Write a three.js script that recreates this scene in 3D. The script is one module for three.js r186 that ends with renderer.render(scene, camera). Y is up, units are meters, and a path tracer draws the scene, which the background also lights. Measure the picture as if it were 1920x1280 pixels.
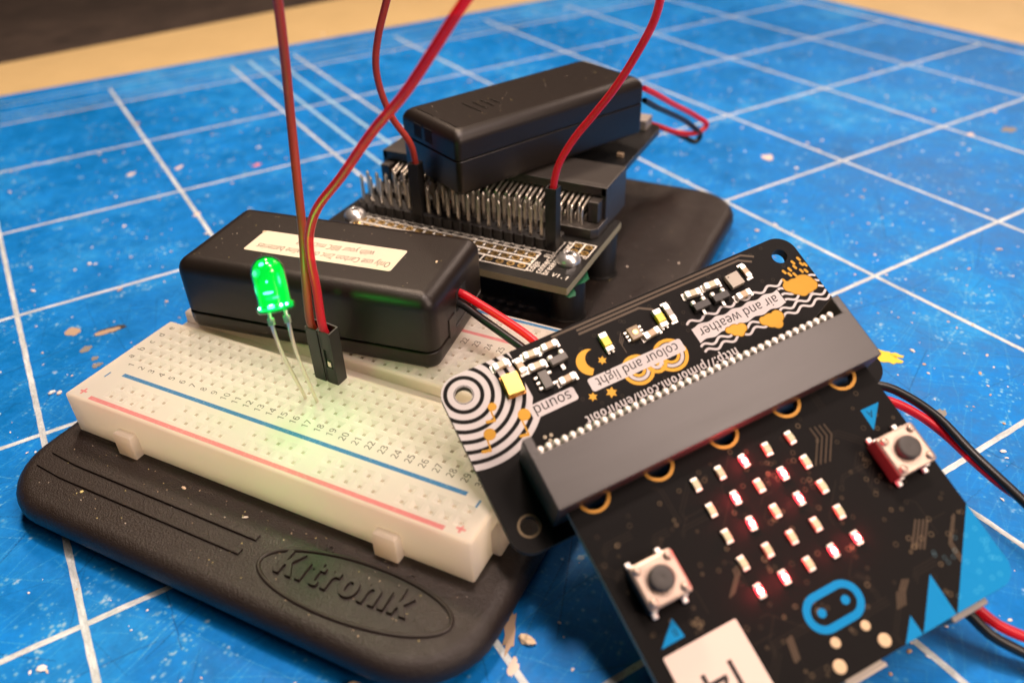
import * as THREE from 'three';
import { RoundedBoxGeometry } from 'three/addons/geometries/RoundedBoxGeometry.js';
import { mergeGeometries, toCreasedNormals } from 'three/addons/utils/BufferGeometryUtils.js';
import { TextGeometry } from 'three/addons/geometries/TextGeometry.js';
import { FontLoader } from 'three/addons/loaders/FontLoader.js';
import { RectAreaLightUniformsLib } from 'three/addons/lights/RectAreaLightUniformsLib.js';
RectAreaLightUniformsLib.init();

// ------------------------------------------------------------------ camera, light, exposure
// Measurements below are in millimetres with z up; the top of the breadboard is z = 0, the mat lies at z = -15.75.
const S = 0.001, MAT = -15.75;
const dir = (x, y, z) => new THREE.Vector3(x, z, -y);
const W = (x, y, z) => new THREE.Vector3(x * S, (z - MAT) * S, -y * S);
const scene = new THREE.Scene();
const camera = new THREE.PerspectiveCamera(45.804, 1.5, 0.01, 12);
camera.position.copy(W(118.78, -92.02, 88.39));
camera.up.copy(dir(-0.23305, 0.52824, 0.81648));
camera.lookAt(camera.position.clone().add(dir(-0.37237, 0.72714, -0.57673)));
camera.focus = 0.144; camera.userData.fStop = 14;
const renderer = new THREE.WebGLRenderer({ antialias: true });
renderer.toneMapping = THREE.LinearToneMapping;
renderer.toneMappingExposure = 1.03;
renderer.shadowMap.enabled = true;
scene.background = new THREE.Color().setRGB(0.014, 0.012, 0.0105);          // the dim room round the desk

// five lamps: one hanging nearly straight above, a ceiling panel to the right of it that the tilted connector mirrors, one on an arm at the back left, a wide panel behind that the mat mirrors as a pale sheen, a panel on the right that lights the upright wires
const LAMPS = [
  { name: 'pendant_lamp', at: [34, 96, 640], to: [70, 10, 0], size: 76, color: new THREE.Color().setRGB(1, 0.785, 0.69), power: 150 },
  { name: 'desk_lamp', at: [-180, 262, 480], to: [50, 0, 0], size: 74, color: new THREE.Color().setRGB(1, 0.745, 0.56), power: 90 },
  { name: 'panel_lamp', at: [190, 900, 590], to: [80, 40, 0], size: 290, color: new THREE.Color().setRGB(1, 0.77, 0.64), power: 4.8 },
  { name: 'side_lamp', at: [540, -70, 330], to: [70, 30, 10], size: 200, color: new THREE.Color().setRGB(1, 0.77, 0.64), power: 9.5 },
  { name: 'overhead_panel_lamp', at: [356, 60, 690], to: [105, 5, 12], size: 200, color: new THREE.Color().setRGB(1, 0.78, 0.69), power: 16.5 },
];
for (const l of LAMPS) {
  l.pos = W(...l.at); l.aim = W(...l.to).sub(l.pos).normalize();
  const r = l.light = new THREE.RectAreaLight(l.color, l.power, l.size * S, l.size * S);
  r.name = l.name + '_glow'; r.position.copy(l.pos).addScaledVector(l.aim, 0.002); r.lookAt(l.pos.clone().add(l.aim)); scene.add(r);
}

// ------------------------------------------------------------------ helpers
let seed = 20240511;
const rnd = () => { seed = (seed + 0x6d2b79f5) | 0; let t = Math.imul(seed ^ (seed >>> 15), 1 | seed); t = (t + Math.imul(t ^ (t >>> 7), 61 | t)) ^ t; return ((t ^ (t >>> 14)) >>> 0) / 4294967296; };
const rr_ = (a, b) => a + (b - a) * rnd();
const used = {};
const numbered = (n) => { const k = used[n] = (used[n] ?? -1) + 1; return k ? n + '_' + String(k).padStart(3, '0') : n; };
function tag(o, label, category, group, kind) { o.userData.label = label; o.userData.category = category; if (group) o.userData.group = group; if (kind) o.userData.kind = kind; return o; }
function thing(name, label, category, at = [0, 0, 0], axes = [[1, 0, 0], [0, 1, 0], [0, 0, 1]], group) {
  const o = new THREE.Group(); o.name = numbered(name);
  o.position.copy(W(...at));
  o.quaternion.setFromRotationMatrix(new THREE.Matrix4().makeBasis(dir(...axes[0]), dir(...axes[1]), dir(...axes[2])));
  scene.add(o);
  return tag(o, label, category, group);
}
const scaled = (g) => { if (!g.userData.mm) { g.scale(S, S, S); g.userData.mm = true; } return g; };
function part(parent, name, geo, mat, at, turn) {                           // geometry in mm in the thing's own frame
  const m = new THREE.Mesh(scaled(geo), mat); m.name = name; m.castShadow = m.receiveShadow = true;
  if (at) m.position.set(at[0] * S, at[1] * S, at[2] * S);
  if (turn) m.rotation.z = turn;
  parent.add(m); return m;
}
const clean = (g) => { const h = g.index ? g.toNonIndexed() : g; for (const k of Object.keys(h.attributes)) if (!['position', 'normal', 'uv'].includes(k)) h.deleteAttribute(k); return h; };
const merge = (list) => mergeGeometries(list.map(clean), false);
const box = (w, d, h, x = 0, y = 0, z = 0, r = 0) => (r ? new RoundedBoxGeometry(w, d, h, 2, r) : new THREE.BoxGeometry(w, d, h)).translate(x, y, z);
const boxZ = (x0, y0, z0, x1, y1, z1, r = 0) => box(x1 - x0, y1 - y0, z1 - z0, (x0 + x1) / 2, (y0 + y1) / 2, (z0 + z1) / 2, r);
const cyl = (r0, r1, h, x = 0, y = 0, z = 0, n = 20) => new THREE.CylinderGeometry(r1, r0, h, n).rotateX(Math.PI / 2).translate(x, y, z + h / 2);
const lathe = (pts, n = 28) => new THREE.LatheGeometry(pts.map((p) => new THREE.Vector2(p[0], p[1])), n).rotateX(Math.PI / 2);
const tube = (pts, r, n = 60, m = 10) => new THREE.TubeGeometry(new THREE.CatmullRomCurve3(pts.map((p) => new THREE.Vector3(...p)), false, 'centripetal'), n, r, m, false);
function rrPath(P, x0, y0, x1, y1, r) { P.moveTo(x0 + r, y0); P.lineTo(x1 - r, y0); P.absarc(x1 - r, y0 + r, r, -Math.PI / 2, 0); P.lineTo(x1, y1 - r); P.absarc(x1 - r, y1 - r, r, 0, Math.PI / 2); P.lineTo(x0 + r, y1); P.absarc(x0 + r, y1 - r, r, Math.PI / 2, Math.PI); P.lineTo(x0, y0 + r); P.absarc(x0 + r, y0 + r, r, Math.PI, 1.5 * Math.PI); return P; }
const rrShape = (...a) => rrPath(new THREE.Shape(), ...a);
const hole = (x, y, r) => new THREE.Path().absarc(x, y, r, 0, Math.PI * 2, true);
const poly = (pts) => new THREE.Shape(pts.map((p) => new THREE.Vector2(...p)));
function slab(shape, h, bevel = 0, z = 0, seg = 10) {
  const g = new THREE.ExtrudeGeometry(shape, { depth: h - 2 * bevel, bevelEnabled: bevel > 0, bevelSize: bevel, bevelOffset: -bevel, bevelThickness: bevel, bevelSegments: 2, curveSegments: seg });
  return g.translate(0, 0, z + bevel);
}
// rings of a rounded rectangle, each [height, inset]; closed at both ends
function loftRR(x0, y0, x1, y1, rc, prof, n = 6, caps = true) {
  const pos = [], uv = [], idx = [], ring = [];
  for (const [z, i, r2] of prof) {
    const r = Math.max(r2 ?? rc - i, 0.05), q = [];
    const cs = [[x1 - i - r, y1 - i - r, 0], [x0 + i + r, y1 - i - r, 1], [x0 + i + r, y0 + i + r, 2], [x1 - i - r, y0 + i + r, 3]];
    for (const [cx, cy, k] of cs) for (let a = 0; a <= n; a++) { const t = (k + a / n) * Math.PI / 2; q.push([cx + r * Math.cos(t), cy + r * Math.sin(t), z]); }
    ring.push(q);
  }
  if (caps) for (const [k, at] of [[0, 0], [prof.length - 1, prof.length]]) {  // a narrow flat border keeps the end faces flat
    const q = ring[k === 0 ? 0 : ring.length - 1], cx = (x0 + x1) / 2, cy = (y0 + y1) / 2, fx = 1 - 0.5 / (x1 - x0), fy = 1 - 0.5 / (y1 - y0);
    const inner = q.map(([x, y, z]) => [cx + (x - cx) * fx, cy + (y - cy) * fy, z]); if (k === 0) ring.unshift(inner); else ring.push(inner);
  }
  const N = ring[0].length;
  for (const q of ring) for (const p of q) { pos.push(...p); uv.push(p[0] + p[2] * 0.3, p[1] + p[2] * 0.8); }
  for (let j = 0; j + 1 < ring.length; j++) for (let k = 0; k < N; k++) { const a = j * N + k, b = j * N + (k + 1) % N; idx.push(a, b, b + N, a, b + N, a + N); }
  if (caps) for (let k = 1; k + 1 < N; k++) { idx.push(0, k + 1, k); const o = (ring.length - 1) * N; idx.push(o, o + k, o + k + 1); }
  const g = new THREE.BufferGeometry();
  g.setAttribute('position', new THREE.Float32BufferAttribute(pos, 3)); g.setAttribute('uv', new THREE.Float32BufferAttribute(uv, 2)); g.setIndex(idx);
  return toCreasedNormals(g, 0.7);
}
const roundTop = (z0, z1, r, b = 0.3) => { const p = [[z0, b], [z0 + b, 0]]; for (let k = 0; k <= 5; k++) { const a = k / 5 * Math.PI / 2; p.push([z1 - r + r * Math.sin(a), r * (1 - Math.cos(a))]); } return p; };
const flip = (prof, z0, z1) => prof.map(([z, i]) => [z0 + z1 - z, i]).reverse();

// ------------------------------------------------------------------ computed textures
function noiseField(n, octaves, s0) {                                        // tileable value noise, 0..1
  const out = new Float32Array(n * n); let amp = 1, sum = 0;
  for (const cells of octaves) {
    const g = new Float32Array(cells * cells); for (let i = 0; i < g.length; i++) g[i] = rnd();
    for (let y = 0; y < n; y++) { const fy = y / n * cells, y0 = fy | 0, ty = fy - y0, sy = ty * ty * (3 - 2 * ty), ya = y0 % cells * cells, yb = (y0 + 1) % cells * cells;
      for (let x = 0; x < n; x++) { const fx = x / n * cells, x0 = fx | 0, tx = fx - x0, sx = tx * tx * (3 - 2 * tx), xa = x0 % cells, xb = (x0 + 1) % cells;
        out[y * n + x] += amp * ((g[ya + xa] * (1 - sx) + g[ya + xb] * sx) * (1 - sy) + (g[yb + xa] * (1 - sx) + g[yb + xb] * sx) * sy); } }
    sum += amp; amp *= s0;
  }
  for (let i = 0; i < out.length; i++) out[i] /= sum;
  return out;
}
function dataTex(n, fill, srgb, perMM) {
  const d = new Uint8Array(n * n * 4);
  for (let i = 0; i < n * n; i++) { const c = fill(i, i % n, (i / n) | 0); for (let k = 0; k < 3; k++) d[i * 4 + k] = Math.max(0, Math.min(255, c[k] * 255)); d[i * 4 + 3] = 255; }
  const t = new THREE.DataTexture(d, n, n); t.wrapS = t.wrapT = THREE.RepeatWrapping; t.magFilter = THREE.LinearFilter;
  if (srgb) t.colorSpace = THREE.SRGBColorSpace;
  t.repeat.set(perMM, perMM); t.needsUpdate = true; return t;
}
// a canvas drawn on in millimetres, y up
function sheet(x0, x1, y0, y1, k, bg) {
  const c = document.createElement('canvas'); c.width = Math.round((x1 - x0) * k); c.height = Math.round((y1 - y0) * k);
  const g = c.getContext('2d'); g.fillStyle = bg; g.fillRect(0, 0, c.width, c.height); g.setTransform(k, 0, 0, -k, -x0 * k, y1 * k);
  const api = { c, g, x0, x1, y0, y1,
    text(s, x, y, size, turn = 0, font = 'sans-serif', align = 'left', fill, squeeze = 1, weight = '') { g.save(); g.translate(x, y); g.rotate(turn); g.scale(size / 100 * squeeze, -size / 100); g.font = weight + ' 100px ' + font; g.textAlign = align; g.textBaseline = 'middle'; if (fill) g.fillStyle = fill; g.fillText(s, 0, 0); g.restore(); },
    line(pts, w, col, cap = 'round') { g.strokeStyle = col; g.lineWidth = w; g.lineCap = cap; g.lineJoin = 'round'; g.beginPath(); pts.forEach((p, i) => (i ? g.lineTo(...p) : g.moveTo(...p))); g.stroke(); },
    dot(x, y, r, col) { g.fillStyle = col; g.beginPath(); g.arc(x, y, r, 0, 7); g.fill(); },
    ring(x, y, r, w, col) { g.strokeStyle = col; g.lineWidth = w; g.beginPath(); g.arc(x, y, r, 0, 7); g.stroke(); },
    fill(pts, col) { g.fillStyle = col; g.beginPath(); pts.forEach((p, i) => (i ? g.lineTo(...p) : g.moveTo(...p))); g.closePath(); g.fill(); },
    round(x, y, w, h, r, col) { g.fillStyle = col; g.beginPath(); g.roundRect(x, y, w, h, r); g.fill(); },
    tex(srgb = true) { const t = new THREE.CanvasTexture(c); if (srgb) t.colorSpace = THREE.SRGBColorSpace; t.wrapS = t.wrapT = THREE.ClampToEdgeWrapping; t.magFilter = THREE.LinearFilter; return t; },
    uv(geo) { const u = geo.attributes.uv, p = geo.attributes.position; for (let i = 0; i < u.count; i++) u.setXY(i, (p.getX(i) - x0) / (x1 - x0), (p.getY(i) - y0) / (y1 - y0)); return geo; } };
  return api;
}
const N1 = noiseField(512, [8, 16, 32, 64, 128, 256], 0.75), N2 = noiseField(512, [64, 128, 256], 0.9);
const grainBump = dataTex(512, (i) => { const v = N2[i]; return [v, v, v]; }, false, 1 / 26);
const fineBump = dataTex(512, (i) => { const v = N2[i]; return [v, v, v]; }, false, 1 / 14);
const cloudRough = (lo, hi, mm) => dataTex(512, (i) => { const v = lo + (hi - lo) * Math.min(1, Math.max(0, (N1[i] - 0.3) * 2.5)); return [v, v, v]; }, false, 1 / mm);

// ------------------------------------------------------------------ materials
const lin = (r, g, b) => new THREE.Color().setRGB(r, g, b);
const M = (color, roughness, more = {}) => new THREE.MeshPhysicalMaterial({ color: lin(...color), roughness, ...more });
const mt = {
  blackGrain: M([0.016, 0.0102, 0.0072], 0.5, { specularIntensity: 0.8, bumpMap: fineBump, bumpScale: 0.00009, roughnessMap: cloudRough(0.78, 1, 40) }),
  blackCase: M([0.012, 0.0078, 0.0056], 0.4, { specularIntensity: 0.85, bumpMap: fineBump, bumpScale: 0.00003 }),
  blackPlastic: M([0.014, 0.0135, 0.013], 0.45, { bumpMap: fineBump, bumpScale: 0.00002 }),
  connector: M([0.030, 0.025, 0.021], 0.44, { ior: 1.65, bumpMap: fineBump, bumpScale: 0.00003, roughnessMap: cloudRough(0.8, 1, 30) }),
  seam: M([0.006, 0.006, 0.006], 0.8),
  tin: M([0.84, 0.77, 0.66], 0.36, { metalness: 0.9 }),
  solder: M([0.90, 0.86, 0.80], 0.42, { metalness: 0.6 }),
  steel: M([0.82, 0.81, 0.79], 0.3, { metalness: 0.85 }),
  gold: M([0.86, 0.58, 0.22], 0.36, { metalness: 1 }),
  copperRing: M([0.42, 0.21, 0.035], 0.5, { metalness: 0.6 }),
  fr4: M([0.30, 0.27, 0.17], 0.7),
  maskBlack: M([0.012, 0.012, 0.012], 0.34),
  ceramic: M([0.50, 0.37, 0.24], 0.5), ceramicPale: M([0.62, 0.50, 0.36], 0.5), resistor: M([0.42, 0.40, 0.36], 0.55),
  chip: M([0.030, 0.028, 0.026], 0.5),
  white: M([0.80, 0.79, 0.76], 0.55),
  boardWhite: M([0.985, 0.965, 0.935], 0.97, { transmission: 0.78, thickness: 0, specularIntensity: 0.6 }),
  boardSide: M([0.985, 0.92, 0.82], 0.97, { transmission: 0.8, thickness: 0, specularIntensity: 0.8 }),
  red: M([0.99, 0.022, 0.05], 0.36, { transmission: 0.55, thickness: 0 }), rust: M([0.62, 0.065, 0.045], 0.45, { transmission: 0.4, thickness: 0 }), blackWire: M([0.012, 0.012, 0.012], 0.38),
};

// ------------------------------------------------------------------ table, mat, floor beyond
const TH = 1.0124, U = [Math.cos(TH), Math.sin(TH), 0], V = [-Math.sin(TH), Math.cos(TH), 0], UP = [0, 0, 1];
{
  const wood = M([0.70, 0.515, 0.245], 0.5, { roughnessMap: cloudRough(0.75, 1, 90), map: dataTex(512, (i) => { const v = 0.95 + 0.06 * (N1[i] - 0.5); return [v, v, v * 0.99]; }, true, 1 / 200) });
  const t = thing('table_top', 'pale yellow wooden table top under the blue mat', 'table', [0, 0, MAT - 3], [U, V, UP]);
  t.userData.kind = 'structure'; delete t.userData.category;
  part(t, 'table_board', slab(poly([[-600, -400], [800, -400], [800, 420], [-600, 238]]), 22, 2, -22.02), wood);
  const dk = M([0.115, 0.082, 0.062], 0.75, { map: dataTex(512, (i) => { const v = 0.72 + 0.5 * (N1[i] - 0.5); return [v, v, v]; }, true, 1 / 160) });
  const f = thing('dark_side_table', 'dark brown worktop beyond the yellow table edge, top left corner', 'worktop', [0, 0, MAT - 30], [U, V, UP]);
  part(f, 'worktop', slab(poly([[-900, 207], [900, 441], [900, 1200], [-900, 1200]]), 24, 1, -24), dk);
}
{
  const n = 1024, A = noiseField(n, [4, 8, 16, 32, 64], 0.7), B = noiseField(n, [32, 64, 128, 256, 512], 0.85);
  const scuff = new Float32Array(n * n);
  for (let k = 0; k < 3200; k++) {                                            // scuffs: short pale scratches, mostly one way
    let x = rnd() * n, y = rnd() * n, a = (rnd() < 0.7 ? 0.5 : 2.2) + rr_(-0.35, 0.35); const L = rr_(8, 70) * (rnd() < 0.1 ? 4 : 1), s = rr_(0.05, 0.26);
    for (let i = 0; i < L; i++) { x += Math.cos(a); y += Math.sin(a); a += rr_(-0.02, 0.02); scuff[((y | 0) & (n - 1)) * n + ((x | 0) & (n - 1))] += s; }
  }
  for (let k = 0; k < 1500; k++) {                                             // clusters of dry paint spatter
    const cx = rnd() * n, cy = rnd() * n, sp = rr_(3, 26), m = rr_(2, 14) | 0, s = rr_(0.15, 0.8);
    for (let i = 0; i < m; i++) { const px = cx + sp * (rnd() + rnd() - 1), py = cy + sp * (rnd() + rnd() - 1), r = rr_(0.6, 2.6);
      for (let y = -3; y <= 3; y++) for (let x = -3; x <= 3; x++) { const d = Math.hypot(x, y) / r; if (d < 1) scuff[((py + y | 0) & (n - 1)) * n + ((px + x | 0) & (n - 1))] += s * (1 - d * d); } }
  }
  const cut = new Float32Array(n * n);
  for (let k = 0; k < 420; k++) {                                             // fine knife cuts, darker than the surface
    let x = rnd() * n, y = rnd() * n; const a = rnd() * 6.28, L = rr_(20, 160), s = rr_(0.15, 0.5);
    for (let i = 0; i < L; i++) { x += Math.cos(a); y += Math.sin(a); const o = ((y | 0) & (n - 1)) * n + ((x | 0) & (n - 1)); cut[o] = Math.max(cut[o], s); }
  }
  const map = dataTex(n, (i) => {
    const smear = Math.max(0, (A[i] - 0.54) * 2.2) * (0.35 + B[i]), w = Math.min(0.9, smear * 0.45 + scuff[i] * (0.4 + B[i])), m = (0.95 + 0.22 * (A[i] - 0.5) + 0.3 * (B[i] - 0.5)) * (1 - 0.5 * cut[i]);
    return [0.0 * m + 0.64 * w, 0.475 * m + (0.74 - 0.475) * w, 0.80 * m + (0.82 - 0.80 * m) * w];
  }, true, 1 / 200);
  const rough = dataTex(n, (i) => { const v = 0.54 + 0.4 * (A[i] - 0.5) + 0.4 * (B[i] - 0.5); return [v, v, v]; }, false, 1 / 200);
  const bump = dataTex(n, (i) => { const v = B[i] + scuff[i] * 0.4 - cut[i] * 0.8; return [v, v, v]; }, false, 1 / 200);
  const blue = new THREE.MeshPhysicalMaterial({ map, roughness: 1, roughnessMap: rough, bumpMap: bump, bumpScale: 0.0001, specularIntensity: 0.42 });
  const t = thing('cutting_mat', 'worn blue cutting mat with a white grid under everything', 'cutting mat', [0, 0, MAT - 3], [U, V, UP]);
  part(t, 'mat_sheet', slab(rrShape(-260, -240, 366.5, 245.8, 6), 3, 0.5), blue);
  const lineMap = dataTex(512, (i) => { const v = 0.78 + 0.36 * (N1[i] - 0.5) + 0.2 * (N2[i] - 0.5); return [v * 0.94, v * 0.99, v]; }, true, 1 / 40);
  const ink = new THREE.MeshPhysicalMaterial({ map: lineMap, roughness: 0.7 }), inkFine = new THREE.MeshPhysicalMaterial({ color: lin(0.30, 0.52, 0.68), roughness: 0.7 });
  const strip = (alongU, c, a, b, w) => { const zt = alongU ? 3.03 : 3.05;                                     // a printed line with a worn, uneven edge
    const pos = [], uv = [], idx = []; let k = 0, wob = 0;
    for (let s = a; s <= b; s += 1.6) {
      wob = 0.8 * wob + 0.2 * rr_(-0.09, 0.09);
      const l = c - w / 2 + wob + rr_(-0.05, 0.05) * w, r = c + w / 2 + wob + rr_(-0.05, 0.05) * w;
      pos.push(...(alongU ? [s, l, zt, s, r, zt] : [r, s, zt, l, s, zt])); uv.push(s, l * 3, s, r * 3);
      if (k && rnd() > 0.001) idx.push(2 * k - 2, 2 * k, 2 * k + 1, 2 * k - 2, 2 * k + 1, 2 * k - 1); k++;
    }
    const g = new THREE.BufferGeometry(); g.setAttribute('position', new THREE.Float32BufferAttribute(pos, 3)); g.setAttribute('uv', new THREE.Float32BufferAttribute(uv, 2)); g.setIndex(idx); g.computeVertexNormals(); return g;
  };
  for (const u of [-83.6, -32.7, 18.2, 69.1, 98.6, 149.5, 200.5, 251.4, 302.3, 353.2]) part(t, 'grid_line', strip(false, u, -200, 228, u === 353.2 ? 1.6 : 1.1), ink);
  for (const v of [-151.4, -100.5, -49.6, 2.3, 53.4, 104.2, 155.2, 206]) part(t, 'grid_line', strip(true, v, -250, 353, 1.1), ink);
  for (const u of [78.5, 88.5]) part(t, 'grid_line', strip(false, u, -60, 232, 1.3), inkFine);
  for (const v of [212.5, 219, 229, 235]) part(t, 'grid_line', strip(true, v, -250, 353, 0.7), inkFine);
  const blot = (x, y, rx, ry, turn, mat, jag = 0.25, h = 0.1) => {            // a dried blot of paint or a burn with a ragged outline
    if (mat === pale) { rx *= 0.7; ry *= 0.7; } const q = []; for (let k = 0; k < 18; k++) { const a = k / 18 * 6.2832, r = 1 + rr_(-jag, jag); const px = rx * r * Math.cos(a), py = ry * r * Math.sin(a); q.push([px * Math.cos(turn) - py * Math.sin(turn), px * Math.sin(turn) + py * Math.cos(turn)]); }
    const X = x * U[0] + y * U[1], Y = x * V[0] + y * V[1];
    part(t, 'paint_spot', slab(poly(q), h, 0.03, 3.005), mat, [X, Y, 0]);
  };
  const tan = M([0.42, 0.30, 0.20], 0.7), dark = M([0.035, 0.03, 0.028], 0.6), grey = M([0.22, 0.21, 0.19], 0.7), pale = M([0.72, 0.58, 0.48], 0.7), yellow = M([0.80, 0.55, 0.03], 0.6), pink = M([0.65, 0.2, 0.28], 0.6);
  blot(127.2, 66.2, 2.1, 2.8, 0.4, yellow, 0.3); blot(129.2, 67.8, 0.9, 1.2, 0.4, yellow, 0.4);
  blot(-36.5, 5.4, 3.7, 1.25, -0.05, dark, 0.12); blot(-36.7, 4.5, 3.0, 0.9, -0.05, tan, 0.15, 0.16);
  blot(-44.2, 1.3, 1.6, 1.9, 0.4, tan, 0.15); blot(-35.4, -2.5, 1.5, 1.2, 0.2, grey, 0.3); blot(-30.6, -4.2, 0.8, 0.8, 0, grey, 0.3); blot(-28, -5.6, 1.0, 0.9, 0.5, grey, 0.3);
  blot(138.2, 50.6, 2.0, 1.2, 0.3, grey, 0.25); blot(151.5, 219.5, 3.2, 2.2, 0.3, grey, 0.25); blot(140, 210, 2.2, 1.4, 0.3, pale, 0.3); blot(-70, 96, 1.6, 1.1, 0.4, pink, 0.3);
  blot(-62, 60, 2.6, 1.0, 0.8, pale, 0.3); blot(-93, 84, 3, 1.2, 0.7, pale, 0.35); blot(-104, 74, 2.4, 1.2, 0.6, pale, 0.35); blot(84, -28, 3.6, 0.8, 0.9, tan, 0.3); blot(94, -36, 2.8, 1.4, 0.8, pale, 0.4); blot(99, -33.5, 2, 0.9, 0.8, pale, 0.4); blot(87, -33, 2.5, 0.9, 0.7, pale, 0.4);
  blot(82, 165, 3.6, 2.6, 0.6, pale, 0.3); blot(40, 172, 3.2, 1.5, 0.5, pale, 0.35); blot(20, 200, 3, 1.6, 0.5, pale, 0.35);
}
// crumbs and flakes of paint that nobody could count
function specks(name, label, category, count, place, size, colors) {
  const g = new THREE.IcosahedronGeometry(1, 0); g.scale(S, S, S); const m = new THREE.InstancedMesh(g, M([1, 1, 1], 0.8), count); m.name = name; m.castShadow = m.receiveShadow = true;
  const d = new THREE.Object3D();
  for (let i = 0; i < count; i++) { const [x, y, z] = place(), s = size(); d.position.copy(W(x, y, z + s * 0.22)); d.rotation.set(0, rnd() * 6.28, rr_(-0.2, 0.2)); d.scale.set(s * rr_(0.6, 1.7), s * rr_(0.2, 0.45), s * rr_(0.5, 1.1)); d.updateMatrix(); m.setMatrixAt(i, d.matrix); m.setColorAt(i, lin(...colors[(rnd() * colors.length) | 0])); }
  scene.add(m); return tag(m, label, category, null, 'stuff');
}
const flakeColors = [[0.78, 0.68, 0.58], [0.72, 0.55, 0.42], [0.8, 0.78, 0.74], [0.6, 0.38, 0.22], [0.75, 0.7, 0.66]];
specks('paint_flakes', 'pale crumbs and flakes of paint scattered over the blue mat', 'paint flakes', 2600, () => { for (;;) { const x = rr_(-150, 260), y = rr_(-90, 330); if (x > -12 && x < 87 && y > -47 && y < 120) continue; return [x, y, MAT + 0.02]; } }, () => (rnd() < 0.1 ? rr_(0.4, 0.8) : rr_(0.1, 0.36)), flakeColors);

for (const [x, y, s, label] of [[68.6, -45.4, 1.25, 'cream crumb on the blue mat at the near edge of the black plate'], [87.0, -28.3, 1.05, 'tan crumb on the mat beside the right end of the black plate']]) {
  const t = thing('crumb', label, 'crumb', [x, y, MAT]);
  const g = new THREE.IcosahedronGeometry(1, 1), p = g.attributes.position, seen = new Map();
  for (let i = 0; i < p.count; i++) { const k = [p.getX(i), p.getY(i), p.getZ(i)].map((v) => v.toFixed(3)).join(), f = seen.get(k) ?? rr_(0.6, 1.15); seen.set(k, f); p.setXYZ(i, p.getX(i) * f * s * 1.25, p.getY(i) * f * s * 0.8, p.getZ(i) * f * s * 0.55 + s * 0.5); }
  g.computeVertexNormals(); part(t, 'crumb_body', g, M([0.72, 0.56, 0.36], 0.8));
}
// ------------------------------------------------------------------ the lamps, above the frame
for (const l of LAMPS) {
  const z = dir(0, 0, 1), desk = l.name === 'desk_lamp', panel = l.size > 100;
  const foot = desk ? [-340, 10, MAT - 3] : [l.at[0], l.at[1], 1500];
  const t = thing(l.name, desk ? 'desk lamp on an arm at the back left, outside the photo' : l.name === 'overhead_panel_lamp' ? 'square panel lamp high above the tilted boards, outside the photo' : l.name === 'side_lamp' ? 'square panel lamp hanging at the right side, outside the photo' : panel ? 'wide square panel lamp hanging low behind the table, outside the photo' : 'pendant lamp hanging over the table, outside the photo', 'lamp', foot);
  const p = (x, y, h) => [x - foot[0], y - foot[1], h - foot[2]], k = l.size / 2;
  const head = new THREE.Group(); head.name = 'lamp_head'; head.position.set(...p(...l.at).map((v) => v * S)); t.add(head);
  const aim = [l.to[0] - l.at[0], l.to[1] - l.at[1], l.to[2] - l.at[2]];
  head.quaternion.setFromUnitVectors(new THREE.Vector3(0, 0, -1), new THREE.Vector3(...aim).normalize());
  if (panel) { part(head, 'lamp_housing', box(l.size + 24, l.size + 24, 30, 0, 0, 17, 4), mt.blackPlastic); part(head, 'lamp_diffuser', box(l.size, l.size, 2, 0, 0, 1), new THREE.MeshStandardMaterial({ color: 0, emissive: l.color, emissiveIntensity: 6 })); }
  else part(head, 'lamp_shade', lathe([[k * 1.42, -3], [k * 1.5, -3], [k * 1.5, 18], [k, 52], [12, 70], [0, 71], [0, 68], [k * 0.94, 50], [k * 1.42, 17], [k * 1.42, -3]]), mt.blackPlastic);
  if (!panel) part(head, 'lamp_diffuser', cyl(k * 1.1, k * 1.1, 1.5, 0, 0, 0, 32), new THREE.MeshStandardMaterial({ color: 0, emissive: l.color, emissiveIntensity: 8 }));
  if (desk) {
    part(t, 'base', lathe([[0, 0], [70, 0], [70, 8], [62, 14], [0, 16]]), mt.blackPlastic);
    part(t, 'arm', tube([p(-340, 10, 0), p(-340, 20, 200), p(-330, 60, 420), p(-280, 180, 560), p(-220, 285, 575), p(l.at[0] - 26, l.at[1] + 29, l.at[2] + 54)], 5, 80), mt.blackPlastic);
  } else part(t, 'cord', tube([[0, 0, 0], [0, 0, -450], p(l.at[0], l.at[1] + 2, l.at[2] + (panel ? 30 : 68))], 2.5, 20), mt.blackPlastic);
}

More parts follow.
